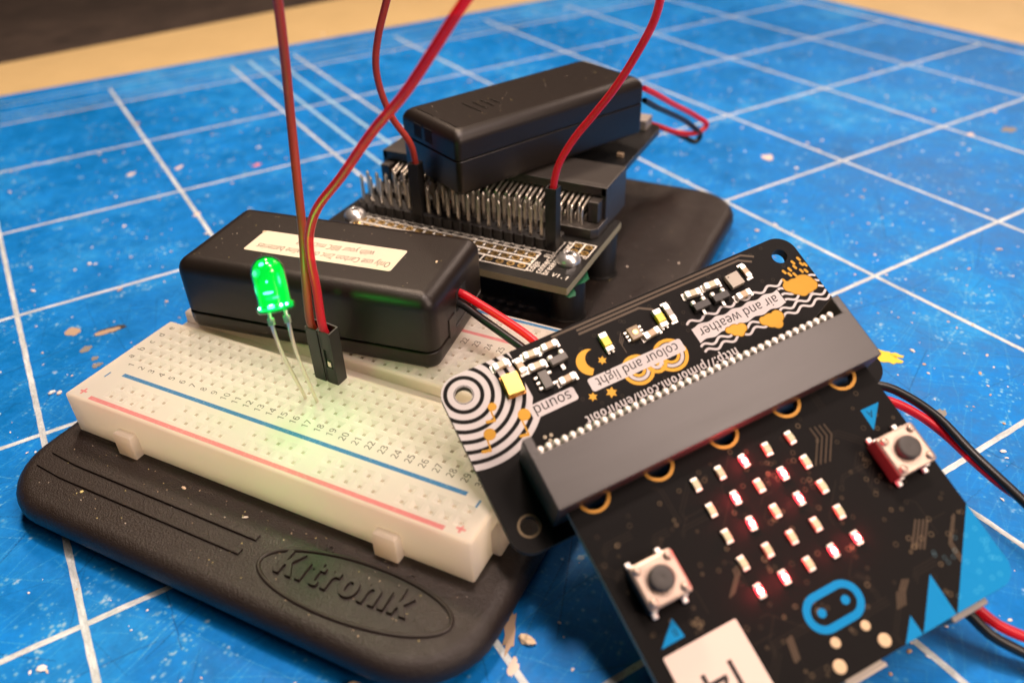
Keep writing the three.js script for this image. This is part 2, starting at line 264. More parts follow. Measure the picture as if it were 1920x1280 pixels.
// ------------------------------------------------------------------ black mounting plate
const font = await new FontLoader().loadAsync('fonts/droid/droid_sans_bold.typeface.json');
{
  const t = thing('mounting_plate', 'black textured plastic plate with embossed oval, under the breadboard', 'mounting plate', [0, 0, MAT]);
  const z1 = -8.55 - MAT, prof = [[2.9, 2.4], [3.0, 1.6]];                      // short feet, then the edge rolls over
  for (let k = 0; k <= 4; k++) { const a = k / 4 * Math.PI / 2; prof.push([3.1 + 0.9 * Math.sin(a), 1.2 * (1 - Math.sin(a))]); }
  for (let k = 0; k <= 6; k++) { const a = k / 6 * Math.PI / 2; prof.push([z1 - 2.6 + 2.6 * Math.sin(a), 2.6 * (1 - Math.cos(a))]); }
  part(t, 'plate', loftRR(-8.5, -45, 84.2, 119, 13, prof, 10), mt.blackGrain);
  for (const [x, y] of [[2, -34], [74, -34], [2, 108], [74, 108]]) part(t, 'foot', cyl(5, 4.6, 3.0, x, y, 0), mt.seam);
  const bar = (x0, xa, x1, y, w) => slab(poly([[x0, y], [xa, y - w / 2], [x1, y - w / 2], [x1, y + w / 2], [xa, y + w / 2]]), 0.5, 0.12, z1 - 0.12);
  part(t, 'raised_bar', bar(-3.6, 3, 43.3, -33.9, 1.15), mt.blackGrain); part(t, 'raised_bar', bar(-3.4, 3, 42.6, -37.2, 1.15), mt.blackGrain);
  const oval = []; for (let k = 0; k < 64; k++) { const a = k / 64 * Math.PI * 2; oval.push(new THREE.Vector3(62.4 + 16.1 * Math.cos(a), -35.9 + 5.1 * Math.sin(a) + 0.055 * 16.1 * Math.cos(a), z1 + 0.02)); }
  part(t, 'oval_rim', new THREE.TubeGeometry(new THREE.CatmullRomCurve3(oval, true), 120, 0.34, 8, true), mt.blackGrain);
  const word = 'K\u0131tron\u0131k'; let x = 49.6; const turn = 0.055;
  for (const ch of word) {
    const g = new TextGeometry(ch, { font, size: 4.3, depth: 0.42, curveSegments: 5, bevelEnabled: true, bevelThickness: 0.12, bevelSize: 0.06, bevelSegments: 2 }); g.computeBoundingBox();
    const w = g.boundingBox.max.x - g.boundingBox.min.x; g.translate(-g.boundingBox.min.x, 0, 0).scale(0.96, 1, 1);
    part(t, 'raised_letter', g.rotateZ(turn).translate(x, -38.0 + (x - 49.6) * turn, z1 - 0.05), mt.blackGrain); x += w * 0.96 + 0.62;
  }
  for (const [px, py] of [[54.9, -30.9], [69.1, -30.3]]) part(t, 'raised_ring', new THREE.TorusGeometry(0.55, 0.18, 8, 20).translate(px, py, z1 + 0.05), mt.blackGrain);
  for (const [px, py] of [[62.6, 44.7], [8.9, 44.7], [62.6, 64.2], [8.9, 64.2]]) part(t, 'standoff', lathe([[0, 0], [4.3, 0], [4.0, 0.5], [3.8, 1], [3.7, 11.2], [0, 11.2]]), mt.blackPlastic, [px, py, z1 - 0.2]);
}
specks('dust', 'pale specks of dust lying on the black plate and battery boxes', 'dust', 420, () => { const k = rnd(); if (k < 0.14) { const u = rr_(3, 50), v = rr_(3, 22); return [0.8 + u * 0.9913 - v * 0.1315, -1.8 + u * 0.1315 + v * 0.9913, 15.1]; } if (k < 0.22) { const u = rr_(3, 51), v = rr_(3, 19); return [37.5 + u * 0.4384 - v * 0.8988, 44.8 + u * 0.8988 + v * 0.4384, 28.4]; } return [rr_(-2, 79), rnd() < 0.4 ? rr_(-42, -29) : rr_(29, 116), -8.55]; }, () => (rnd() < 0.03 ? rr_(0.25, 0.45) : rr_(0.04, 0.12)), [[0.6, 0.45, 0.3], [0.7, 0.6, 0.5], [0.6, 0.5, 0.2]]);

// ------------------------------------------------------------------ breadboard
{
  const t = thing('breadboard', 'white translucent breadboard with numbered columns and red and blue lines', 'breadboard', [0, 0, -8.5]);
  const Z = 8.5, x0 = -4.42, x1 = 78.08;
  const s = sheet(x0, x1, -27.25, 27.25, 24, '#f8f5ee');
  const colX = (n) => (n - 1) * 2.54, rows = [-13.97, -11.43, -8.89, -6.35, -3.81], yl = 16.0;
  const rails = []; for (const sg of [-1, 1]) for (const dy of [21.6, 24.1]) for (let k = 0; k < 5; k++) for (let j = 0; j < 5; j++) rails.push([3.6 + k * 15.24 + j * 2.54, sg * dy]);
  const ink = '#4c463d', worn = (f) => { s.g.globalAlpha = f; };
  for (let n = 1; n <= 30; n++) for (const sg of [-1, 1]) { worn(rr_(0.75, 1)); s.text(String(n), colX(n), sg * yl, 1.75, sg < 0 ? Math.PI / 2 : Math.PI / 2, 'sans-serif', 'center', ink); }
  'abcde'.split('').forEach((c, k) => s.text(c, -2.2, rows[k], 1.8, Math.PI / 2, 'sans-serif', 'center', ink));
  'abcde'.split('').forEach((c, k) => s.text(c, 75.9, rows[k], 1.8, Math.PI / 2, 'sans-serif', 'center', ink));
  'fghij'.split('').forEach((c, k) => { s.text(c, -2.2, -rows[4 - k], 1.8, Math.PI / 2, 'sans-serif', 'center', ink); });
  worn(1);
  const BLUE = '#3f8fd2', RED = '#f79a9e';
  const lineC = (y, xa, xb, col) => { s.line([[xa, y], [xb, y]], 0.85, col, 'butt'); s.g.fillStyle = 'rgba(243,239,230,0.5)'; for (let k = 0; k < 260; k++) s.g.fillRect(rr_(xa, xb), y + rr_(-0.42, 0.42), rr_(0.05, 0.4), 0.06); };
  
  for (const sg of [-1, 1]) { const yb = sg < 0 ? -18.9 : 26.2, yr = sg < 0 ? -26.15 : 18.9; lineC(yb, 1.1, 72.9, BLUE); lineC(yr, 0.7, 73.1, RED);
    const yy = sg < 0 ? [-20.0, -25.3] : [25.3, 20.0];
    for (const xe of [-1.7, 75.4]) { s.line([[xe, yy[0] - 0.75], [xe, yy[0] + 0.75]], 0.32, BLUE, 'butt'); s.line([[xe, yy[1] - 0.75], [xe, yy[1] + 0.75]], 0.4, RED, 'butt'); s.line([[xe - 0.75, yy[1]], [xe + 0.75, yy[1]]], 0.4, RED, 'butt'); } }
  const top = mt.boardWhite.clone(); top.map = s.tex(); top.color = lin(1, 1, 1);
  // perforated top sheets: rows of square funnels
  const HS = 0.92;
  function panel(ya, yb, holes) {
    const pos = [], idx = []; const quad = (a, b, c, d) => { const k = pos.length / 3; pos.push(...a, ...b, ...c, ...d); idx.push(k, k + 1, k + 2, k, k + 2, k + 3); };
    const flat = (xa, y0_, xb, y1_) => quad([xa, y0_, Z], [xb, y0_, Z], [xb, y1_, Z], [xa, y1_, Z]);
    const L = x0 + 0.55, R = x1 - 0.55, byRow = new Map(); for (const [x, y] of holes) byRow.set(y, [...(byRow.get(y) ?? []), x]);
    let y = ya;
    for (const ry of [...byRow.keys()].sort((p, q) => p - q)) {
      flat(L, y, R, ry - HS); let x = L;
      for (const hx of byRow.get(ry).sort((p, q) => p - q)) {
        flat(x, ry - HS, hx - HS, ry + HS);
        const o = [[hx - HS, ry - HS, Z], [hx + HS, ry - HS, Z], [hx + HS, ry + HS, Z], [hx - HS, ry + HS, Z]], q = 0.29, i1 = [[hx - q, ry - q, Z - 0.4], [hx + q, ry - q, Z - 0.4], [hx + q, ry + q, Z - 0.4], [hx - q, ry + q, Z - 0.4]];
        for (let k = 0; k < 4; k++) { const n = (k + 1) % 4; quad(o[k], o[n], i1[n], i1[k]); }
        x = hx + HS;
      }
      flat(x, ry - HS, R, ry + HS); y = ry + HS;
    }
    flat(L, y, R, yb);
    const g = new THREE.BufferGeometry(); g.setAttribute('position', new THREE.Float32BufferAttribute(pos, 3)); g.setAttribute('uv', new THREE.Float32BufferAttribute(new Float32Array(pos.length / 3 * 2), 2)); g.setIndex(idx);
    return s.uv(g.toNonIndexed()).computeVertexNormals() ?? s.uv(g.toNonIndexed());
  }
  const mk = (ya, yb, holes) => { const g = panel(ya, yb, holes); g.computeVertexNormals(); return g; };
  const field = []; for (const y of rows) for (let n = 1; n <= 30; n++) field.push([colX(n), y]);
  part(t, 'top_panel', mk(-26.7, -2.35, [...field, ...rails.filter((r) => r[1] < 0)]), top);
  part(t, 'top_panel', mk(2.35, 26.7, [...field.map(([x, y]) => [x, -y]), ...rails.filter((r) => r[1] > 0)]), top);
  const frame = (ya, yb) => loftRR(x0, ya, x1, yb, 0.45, [[0, 0.15], [0.15, 0], [8.1, 0], [8.32, 0.07], [8.46, 0.2], [8.5, 0.4], [8.5, 0.55], [7.6, 0.55], [7.5, 1.2], [0.72, 1.2]], 5, false);
  part(t, 'body', merge([frame(-27.25, -1.8), frame(1.8, 27.25), boxZ(x0 + 0.3, -1.8, 0.1, x1 - 0.3, 1.8, 6.2)]), mt.boardSide);
  part(t, 'foam_pad', boxZ(x0 + 1.3, -26, 0.02, x1 - 1.3, 26, 0.7), M([0.94, 0.92, 0.88], 0.9));
  const clips = [];
  for (const [x, y] of [...field, ...field.map(([x, y]) => [x, -y]), ...rails]) clips.push(boxZ(x - 0.31, y - 0.31, 7.8, x + 0.31, y + 0.31, 8.08));
  const cm = part(t, 'contact_clips', merge(clips), M([0.34, 0.285, 0.215], 0.6)); cm.userData.kind = 'stuff';
  const tab = (cx) => loftRR(cx - 2.2, -28.9, cx + 2.2, -26.9, 0.3, [[0.05, 0], [3.6, 0], [4.6, 0.25], [4.9, 0.7]]);
  for (const cx of [9.6, 63.8]) part(t, 'side_clip', tab(cx), mt.boardSide);
  part(t, 'side_clip', loftRR(77.9, -21.5, 79.6, -15, 0.4, [[0.5, 0], [4.6, 0], [5.6, 0.4], [6.0, 0.8]]), mt.boardSide);
}

// ------------------------------------------------------------------ battery boxes
function leadPair(t, redPts, blackPts, org, axes, r = 0.78) {                 // wires given in scene mm, turned into the box's own frame
  const loc = (p) => { const d = [p[0] - org[0], p[1] - org[1], p[2] - org[2]]; return axes.map((a) => a[0] * d[0] + a[1] * d[1] + a[2] * d[2]); };
  part(t, 'red_lead', tube(redPts.map(loc), r, 120), mt.red); part(t, 'black_lead', tube(blackPts.map(loc), r, 120), mt.blackWire);
}
{
  const org = [0.8, -1.8, 0.02], ax = [[0.9913, 0.1315, 0], [-0.1315, 0.9913, 0], UP], L = 53.4, Wd = 25, H = 15.1;
  const t = thing('battery_box', 'black battery box with cream warning label, lying on the breadboard', 'battery box', org, ax);
  part(t, 'case', loftRR(0, 0, L, Wd, 2.6, roundTop(4.0, H, 2.9, 0.2), 6), mt.blackCase);
  part(t, 'seam', loftRR(0.5, 0.5, L - 0.5, Wd - 0.5, 2.2, [[3.2, 0], [4.4, 0]], 6), mt.seam);
  part(t, 'lid', loftRR(0, 0, L, Wd, 2.6, [[0, 1.2], [0.35, 0.5], [1.0, 0.15], [2, 0], [3.5, 0], [3.65, 0.2]], 6), mt.blackCase);
  part(t, 'latch', boxZ(L - 0.4, 6.2, 3.2, L + 0.25, 9.2, 7.4, 0.2), mt.blackCase);
  part(t, 'wire_outlet', boxZ(L - 0.6, 10.4, 6.6, L + 0.05, 15.2, 10.6), mt.seam);
  const s = sheet(11.2, 42.2, 7.4, 15.3, 28, '#e2d2ba');
  s.text('Only use Carbon Zinc or Alkaline batteries', 41.2, 9.5, 2.5, Math.PI, 'sans-serif', 'left', '#231a12', 0.60);
  s.text('with your BBC micro:bit', 36.4, 12.6, 2.5, Math.PI, 'sans-serif', 'left', '#231a12', 0.62);
  const lab = slab(rrShape(11.2, 7.4, 42.2, 15.3, 0.5), 0.06, 0, H + 0.005); s.uv(lab);
  const lm = M([0.98, 0.98, 0.98], 0.6); lm.map = s.tex();
  part(t, 'label', lab, [lm, mt.white]);
  leadPair(t, [[51.5, 17.6, 9.6], [53.5, 17.1, 9.6], [57.2, 16.0, 9.2], [63.3, 14.4, 8.2], [69.9, 12.2, 7.0], [76, 10.6, 3.5], [84, 12, 1.4], [98, 19, -1], [113, 27, -2], [126.9, 31.6, -1.5], [132.4, 31.9, -3], [137.1, 31.1, -5], [142.4, 26.7, -6], [146.2, 23.5, -6.4], [150.2, 21.3, -7], [157, 16, -9], [164, 7, -12], [163, -1, -13.5], [157, -2.6, -12.5], [152.8, -1.6, -11.2], [149.1, -1.9, -10.5], [146.6, -1.8, -10], [144.4, -1.1, -9.3], [142, -0.2, -8.6]],
    [[51.5, 16.6, 8.0], [53.5, 16.2, 8.0], [57.5, 14.9, 7.2], [64.2, 12.6, 6.2], [69.8, 11.0, 4.8], [76, 8.8, 1.8], [84, 10.4, 1.0], [98, 18, -0.6], [112, 27.5, -0.6], [125.7, 33.3, 0], [130.2, 33.5, -1], [135.7, 32.3, -3], [141.3, 27.8, -4.8], [145.5, 24.1, -5.6], [149.5, 21, -6.6], [157.5, 14.5, -9], [163, 6, -13], [161.5, -3, -14.4], [157, -4.6, -13.8], [153.4, -3.4, -12.8], [149.5, -3.6, -11.6], [146.1, -3.5, -10.6], [143.1, -2.4, -9.3], [141, -1.6, -8.6]], org, ax);
}
{
  const org = [37.5, 44.8, 14.35], ax = [[0.4384, 0.8988, 0.003], [-0.8988, 0.4384, 0.006], UP], L = 54.7, Wd = 22.2, H = 13.9;
  const t = thing('battery_box', 'black battery box lying across the header pins and the edge connector', 'battery box', org, ax);
  part(t, 'case', loftRR(0, 0, L, Wd, 1.4, [[7.9, 0.15], [8.05, 0], ...Array.from({ length: 7 }, (_, k) => { const a = k / 6 * Math.PI / 2; return [H - 2.6 + 2.6 * Math.sin(a), 2.6 * (1 - Math.cos(a)), Math.max(1.4, 0)]; })], 5), mt.blackCase);
  part(t, 'seam', loftRR(0.35, 0.35, L - 0.35, Wd - 0.35, 1.1, [[7, 0], [8.4, 0]], 5), mt.seam);
  part(t, 'lid', loftRR(0, 0, L, Wd, 1.4, [[0, 0.7], [0.5, 0.15], [1, 0], [7.5, 0], [7.65, 0.15]], 5), mt.blackCase);
  part(t, 'grip_ridge', slab(rrShape(2.4, 3.2, 2.75, 9.6, 0.15), 0.16, 0.05, H - 0.02), mt.blackCase); part(t, 'grip_ridge', slab(rrShape(2.4, 12, 2.75, 18.6, 0.15), 0.16, 0.05, H - 0.02), mt.blackCase);
  for (const [k, a, b] of [[0, 7.2, 14.6], [1, 8.2, 13.6], [2, 8.4, 13.4], [3, 8.8, 12.4]]) part(t, 'grip_ridge', slab(rrShape(11.6 + k * 2.1, a, 12.0 + k * 2.1, b, 0.18), 0.26, 0.08, H - 0.03), mt.blackCase);
  for (const y of [9.4, 13.6]) part(t, 'vent_slot', boxZ(-0.02, y, 8.9, 0.5, y + 3.0, 12.0), mt.seam);
  leadPair(t, [[60.6, 96, 24.8], [62.2, 102, 21.5], [64.0, 111, 16.5], [67.2, 124.2, 9.2], [69.4, 128.4, 5.6], [67.6, 126.2, 4.0], [63.2, 121, 5.2], [58.7, 116.8, 7.8], [55.6, 111.9, 10.6]],
    [[61.2, 95, 22.2], [62.2, 102, 18.4], [63.4, 110, 14.4], [65.8, 122.4, 7.6], [68.2, 127.2, 2.8], [67.3, 126.4, 1.2], [64.5, 124.0, 2.9], [60.2, 119.6, 6.4], [54.0, 112.0, 10.6]], org, ax, 0.72);
}

// ------------------------------------------------------------------ edge connector shared by two boards: a block with bent pins in a recess at its back
// ------------------------------------------------------------------ breakout board
const pinX = (k) => 9.22 + 2.54 * k;
{
  const PX0 = 4.0, PX1 = 66.6, PY0 = 34.6, PY1 = 66.4, T = 1.65, Z = 4.4;
  const t = thing('breakout_board', 'black breakout board with rows of gold pads and upright pins', 'circuit board', [0, 0, Z - T]);
  const padRow = []; for (let k = 0; k < 18; k++) padRow.push([54.41 - 2.54 * k, 44.3]); for (let k = 0; k < 18; k++) padRow.push([54.41 - 2.54 * k, 41.7]); for (let k = 0; k < 4; k++) padRow.push([54.41 - 2.54 * k, 39.15]);
  const pair = [[62.0, 49.25], [62.0, 51.8], [64.45, 49.25], [64.45, 51.8]], pads = [...padRow, ...pair];
  const s = sheet(PX0, PX1, PY0, PY1, 30, '#141312'), WH = '#e9e4d6';
  const bx = 54.41, L = bx - 17 * 2.54;
  const rect = (xa, ya, xb, yb, w = 0.28) => s.line([[xa, ya], [xb, ya], [xb, yb], [xa, yb], [xa, ya]], w, WH);
  rect(L - 1.5, 42.95, bx + 1.5, 45.55); s.line([[L - 1.5, 43.0], [bx + 1.5, 43.0]], 0.55, WH, 'butt'); rect(L - 1.5, 40.45, bx + 1.5, 42.9); s.line([[L - 1.5, 40.45], [bx + 1.5, 40.45]], 0.5, WH, 'butt'); rect(bx - 9.2, 37.8, bx + 1.5, 40.3);
  rect(60.8, 47.95, 63.15, 53.1); rect(63.3, 47.95, 65.65, 53.1);
  s.line([[9.2 - 1.4, 46.95], [58.8, 46.95], [58.8, 52.2]], 0.2, WH); for (let k = 0; k < 20; k++) s.line([[pinX(k) - 1.27, 46.95], [pinX(k) - 1.27, 47.4]], 0.2, WH);
  const names = ['3V', '0', '4', '5', '6', '7', '1', '8', '9', '10', '11', '12', '2', '13', '14', '15', '16', '3V', '0V', '0V'];
  names.forEach((n, k) => s.text(n, pinX(k) + 0.1, k === 19 ? 44.4 : 45.55, 1.5, Math.PI / 2, 'monospace', 'left', WH, 0.9, 'bold'));
  for (const [x, y] of padRow.slice(0, 36)) s.line([[x + 1.25, y - 0.35], [x + 1.25, y + 0.35]], 0.42, WH);
  s.text('Edge', 56.8, 37.7, 1.85, Math.PI / 2, 'monospace', 'left', WH, 1, 'bold'); s.text('connector', 58.6, 37.7, 1.75, Math.PI / 2, 'monospace', 'left', WH, 1, 'bold'); s.text('breakout board', 60.1, 37.7, 1.78, Math.PI / 2, 'monospace', 'left', WH, 1, 'bold');
  s.text('V1.1', 61.6, 38.5, 1.8, -0.08, 'monospace', 'left', WH, 0.9, 'bold'); s.text('26', 7.6, 42.4, 1.9, Math.PI / 2, 'monospace', 'left', WH); s.text('21', 11.6, 38.4, 1.6, Math.PI / 2, 'monospace', 'left', WH); s.text('d', 65.2, 46.8, 1.6, Math.PI / 2, 'monospace', 'left', WH);
  const sh = rrShape(PX0, PY0, PX1, PY1, 0.3); for (const [x, y] of pads) sh.holes.push(hole(x, y, 0.5));
  const face = M([1, 1, 1], 0.36); face.map = s.tex();
  part(t, 'board', s.uv(slab(sh, T, 0, 0, 5)), [face, mt.fr4]);
  const ring = merge([new THREE.RingGeometry(0.5, 0.88, 16).translate(0, 0, T + 0.03), new THREE.CylinderGeometry(0.49, 0.49, T, 14, 1, true).rotateX(Math.PI / 2).translate(0, 0, T / 2 + 0.02)]);
  const goldTwo = mt.gold.clone(); goldTwo.side = THREE.DoubleSide;
  for (const [x, y] of pads) part(t, 'pad', ring, goldTwo, [x, y, 0]);
  // header: a chamfered black block and a square pin for each position, two rows
  const cell = poly([[-1.27, -0.75], [-0.8, -1.25], [0.8, -1.25], [1.27, -0.75], [1.27, 0.75], [0.8, 1.25], [-0.8, 1.25], [-1.27, 0.75]]);
  const hb = slab(cell, 2.5, 0.08, T + 0.02), pinG = merge([boxZ(-0.28, -0.28, T + 2.4, 0.28, 0.28, T + 8.5), new THREE.CylinderGeometry(0.14, 0.396, 0.5, 4).rotateX(Math.PI / 2).rotateZ(Math.PI / 4).translate(0, 0, T + 8.75)]);
  for (let r = 0; r < 2; r++) for (let k = 0; k < 20; k++) { part(t, 'header_block', hb, mt.blackPlastic, [pinX(k), 48.3 + r * 2.54, 0]); part(t, 'pin', pinG, mt.tin, [pinX(k) + (k === 2 && !r ? 0.1 : 0), 48.3 + r * 2.54, 0], rr_(-0.05, 0.05)); }
  // the edge connector
  const cx = 35.6, c0 = 6.6, c1 = 64.6, h = 14.2 - Z;
  const shell = merge([boxZ(c0, 62.6, T + 0.02, c1, 74.2, T + h, 0.3), boxZ(c0, 61.3, T + 7.6, c1, 63.4, T + h - 0.03, 0.25), boxZ(c0 + 0.02, 61.3, T + 1.5, c0 + 1.4, 63.4, T + h - 0.05, 0.2), boxZ(c1 - 1.4, 61.3, T + 1.5, c1 - 0.02, 63.4, T + h - 0.05, 0.2)]);
  const conn = part(t, 'edge_connector', shell, mt.connector);
  part(conn, 'connector_foot', slab(poly([[c0 + 0.3, 55.3], [c1 - 1.2, 55.3], [c1 + 0.05, 56.6], [c1 + 0.05, 62.55], [c0 - 0.05, 62.55], [c0 - 0.05, 56.6]]), 2.3, 0.15, T + 0.03), mt.connector);
  for (const xx of [c0 + 2.1, c1 - 2.1]) part(conn, 'connector_post', boxZ(xx - 1.25, 58.6, T + 2.3, xx + 1.25, 61.4, T + 7.3, 0.3), mt.connector);
  const bent = (yf, zt) => tube([[0, 62.8, T + 7.0], [0, 61.2, T + 6.9], [0, yf + 1.6, zt + 0.25], [0, yf + 0.3, zt - 0.05], [0, yf, zt - 0.6], [0, yf, T + 2.2]], 0.26, 22, 6);
  const low = (yf) => tube([[0, 62.8, T + 3.6], [0, yf + 0.6, T + 3.5], [0, yf + 0.05, T + 3.3], [0, yf, T + 2.2]], 0.24, 12, 6);
  const bA = bent(57.0, T + 6.1), bB = bent(58.3, T + 6.2), lA = low(59.4), lB = low(60.6);
  for (let k = 0; k < 40; k++) { const x = cx - 24.765 + 1.27 * k + 0.2; part(conn, 'contact_pin', k % 2 ? bA : bB, mt.tin, [x, 0, 0]); part(conn, 'contact_pin', k % 2 ? lA : lB, mt.tin, [x, 0, 0]); }
  // screws
  const screw = lathe([[2.55, 0], [2.6, 0.35], [2.45, 0.9], [2.0, 1.5], [1.2, 1.95], [0.75, 2.05], [0.55, 1.35], [0, 1.1]], 30);
  for (const [x, y] of [[62.65, 44.75], [8.95, 44.4]]) { const q = part(t, 'screw', screw, mt.steel, [x, y, T + 0.02], rr_(0, 1)); part(q, 'cross_recess', merge([box(1.9, 0.42, 0.3, 0, 0, 1.86, 0.1), box(0.42, 1.9, 0.3, 0, 0, 1.86, 0.1)]), mt.chip); }
}
{
  const t = thing('plastic_film', 'scrap of dark green plastic film under the breakout board corner', 'plastic film', [0, 0, 1.2]);
  const g = new THREE.PlaneGeometry(10, 12, 8, 8).translate(61.3, 41.0, 0), p = g.attributes.position;
  for (let i = 0; i < p.count; i++) { const x = p.getX(i), y = p.getY(i); p.setZ(i, 0.8 + 0.5 * Math.sin(x * 0.55 + y * 0.3) * Math.max(0, (x - 60) / 7)); p.setX(i, x + (x > 64 ? 0.5 + 0.9 * Math.sin(y * 0.9) : 0)); if (y < 34) p.setY(i, y + (x < 60 ? (60 - x) * 0.5 : 0) - 0.6); }
  g.computeVertexNormals();
  part(t, 'film', g, M([0.025, 0.17, 0.08], 0.3, { transmission: 0.3, thickness: 0, side: THREE.DoubleSide }));
}

// ------------------------------------------------------------------ second controller board behind
{
  const t = thing('microcontroller_board', 'black controller board plugged into the connector, mostly hidden under the rear battery box', 'circuit board', [0, 0, 8.6]);
  part(t, 'board', slab(rrShape(10.2, 67, 61.3, 112.6, 3), 1.6, 0.1), mt.maskBlack);
  part(t, 'wire_socket', boxZ(52.4, 106.4, 1.62, 58.6, 111.8, 4.4, 0.3), M([0.3, 0.27, 0.24], 0.5));
  for (const [x, y] of [[58.2, 88]]) part(t, 'capacitor', boxZ(x - 0.8, y - 0.5, 1.62, x + 0.8, y + 0.5, 2.6, 0.1), mt.ceramic);
  part(t, 'reset_button', boxZ(40, 100, 1.62, 46, 106, 4.9, 0.3), mt.chip);
}

// ------------------------------------------------------------------ sensor board and controller board (one tilted frame)
const EX = [[0.63221, 0.75815, 0.15976], [-0.72763, 0.51012, 0.45862], [0.2662, -0.40619, 0.87416]], EO = [86.424, 13.087, 15.108];
{
  const T = 1.6;
  const t = thing('sensor_board', 'black sensor board with gold and white weather drawings and grey connector', 'circuit board', EO, EX);
  const X0 = -33.0, X1 = 33.0, Y0 = -26.4, Y1 = 3.45;
  const s = sheet(X0, X1, Y0, Y1, 31, '#0c0a0a'), m = sheet(X0, X1, Y0, Y1, 31, '#00b000'), WH = '#c6c1c2', GO = '#94712f';
  const gold = (f) => { f(s, GO); f(m, '#0078ff'); }, white = (f) => { f(s, WH); f(m, '#00c000'); };
  // vias, traces
  for (let k = 0; k < 90; k++) s.ring(rr_(-14, 30), rr_(-14, 3), 0.26, 0.1, 'rgba(120,105,85,0.35)');
  for (const [y, a, b] of [[2.9, -12.8, 23.5], [2.2, -8.6, 22.6], [1.5, -8.6, 2.6]]) for (const q of [s]) q.line([[a, y - 0.08 * 0], [b, y], [b + 2, y - 1.2]], 0.42, '#5a5046', 'butt');
  for (let k = 0; k < 3; k++) s.line([[-2.3, -1.2 - k * 0.5], [-3.2, -2.4 - k * 0.4], [-3.2, -4.6]], 0.12, '#5a5046');
  // sound arcs round the left hole
  const hx = -29.55, hy = -0.1; s.g.save(); s.g.beginPath(); s.g.rect(X0, Y0, 12.9, 40); s.g.clip();
  for (let k = 0; k < 7; k++) s.ring(hx, hy, 2.05 + k * 1.62, 0.98, WH);
  s.g.restore(); s.dot(hx, hy, 1.45, WH);
  const bub = (q, col) => { q.g.save(); q.g.translate(-17.6, -7.2); q.g.rotate(0.01); q.round(-4.0, -1.15, 7.9, 2.3, 0.45, col); q.g.restore(); }; white(bub);
  s.text('sound', -14.5, -7.2, 2.35, Math.PI, 'sans-serif', 'left', '#171414');
  // notes
  gold((q, c) => { for (const [x, y, x2, y2, r] of [[-26.45, -3.75, -27.1, -5.9, 0.7], [-22.6, -7.0, -23.5, -10.1, 1.0], [-28.7, -7.6, -29.7, -9.9, 0.95]]) { q.dot(x, y, r, c); q.line([[x - r * 0.7, y - 0.3], [x2 + 0.1, y2]], 0.28, c); q.line([[x2, y2], [x2 - 1.1, y2 + 0.25]], 0.5, c); } });
  // moon and stars
  gold((q, c) => { q.g.fillStyle = c; q.g.beginPath(); q.g.arc(-9.2, -3.6, 2.3, -1.9, 1.15, true); q.g.arc(-8.1, -3.5, 1.75, 1.5, -2.25, false); q.g.closePath(); q.g.fill();
    for (const [x, y, r] of [[-7.35, -4.15, 0.8], [-11.7, -8.95, 0.8], [-8.7, -9.55, 1.0]]) { const p = []; for (let k = 0; k < 12; k++) { const a = k / 12 * 6.2832, R = k % 2 ? r * 0.55 : r; p.push([x + R * Math.cos(a), y + R * Math.sin(a)]); } q.fill(p, c); } });
  // rainbows under the colour label
  for (const [x, y, R] of [[-3.0, -8.0, 2.35], [3.0, -8.0, 2.6], [0.2, -8.2, 1.5]]) { gold((q, c) => q.ring(x, y, R, 0.62, c)); white((q, c) => q.ring(x, y, R - 0.72, 0.55, c)); gold((q, c) => q.ring(x, y, R - 1.35, 0.5, c)); }
  white((q, c) => q.round(-11.2, -8.35, 17.0, 2.35, 0.45, c));
  s.text('colour and light', 4.9, -7.2, 2.2, Math.PI, 'sans-serif', 'left', '#171414', 0.96);
  // waves
  const wave = (x0, x1, y, ph = 0) => { const p = []; for (let x = x0; x <= x1; x += 0.12) p.push([x, y + 0.34 * Math.sin((x - x0) * 2.05 + ph)]); white((q, c) => q.line(p, 0.42, c)); };
  wave(8.3, 27.5, -4.45); wave(8.3, 32.9, -8.95, 0.4); wave(8.4, 32.9, -10.0, 0.4); wave(25.6, 32.9, -5.7, 1); wave(25.6, 32.9, -6.8, 1); wave(25.4, 32.9, -7.85, 1);
  s.fill([[8.1, -5.1], [25.5, -5.1], [25.5, -8.4], [8.1, -8.4]], '#0c0a0a');
  { const p = []; for (let x = 8.4; x <= 25.4; x += 0.15) p.push([x, -5.35 + 0.16 * Math.sin(x * 2.0)]); for (let x = 25.4; x >= 8.4; x -= 0.15) p.push([x, -8.15 + 0.16 * Math.sin(x * 2.0 + 1)]); white((q, c) => q.fill(p, c)); }
  s.text('air and weather', 24.6, -6.75, 2.25, Math.PI, 'sans-serif', 'left', '#171414', 0.96);
  const cloud = (list, rim) => { s.g.save(); for (const [x, y, r] of list) s.dot(x, y, r + 0.12, '#7a5a18'); s.g.restore(); gold((q, c) => { for (const [x, y, r] of list) q.dot(x, y, r, c); }); };
  cloud([[27.6, -5.7, 1.0], [28.7, -6.2, 1.5], [30.3, -6.4, 1.75], [29.2, -7.3, 1.0], [31.2, -6.9, 1.1]]); cloud([[20.1, -9.3, 0.75], [21.2, -9.7, 1.25], [22.6, -9.5, 1.05], [21.9, -10.6, 0.9]]); cloud([[13.9, -8.3, 0.55], [14.9, -8.7, 1.0], [16.1, -8.8, 0.8], [15.4, -9.4, 0.7]]);
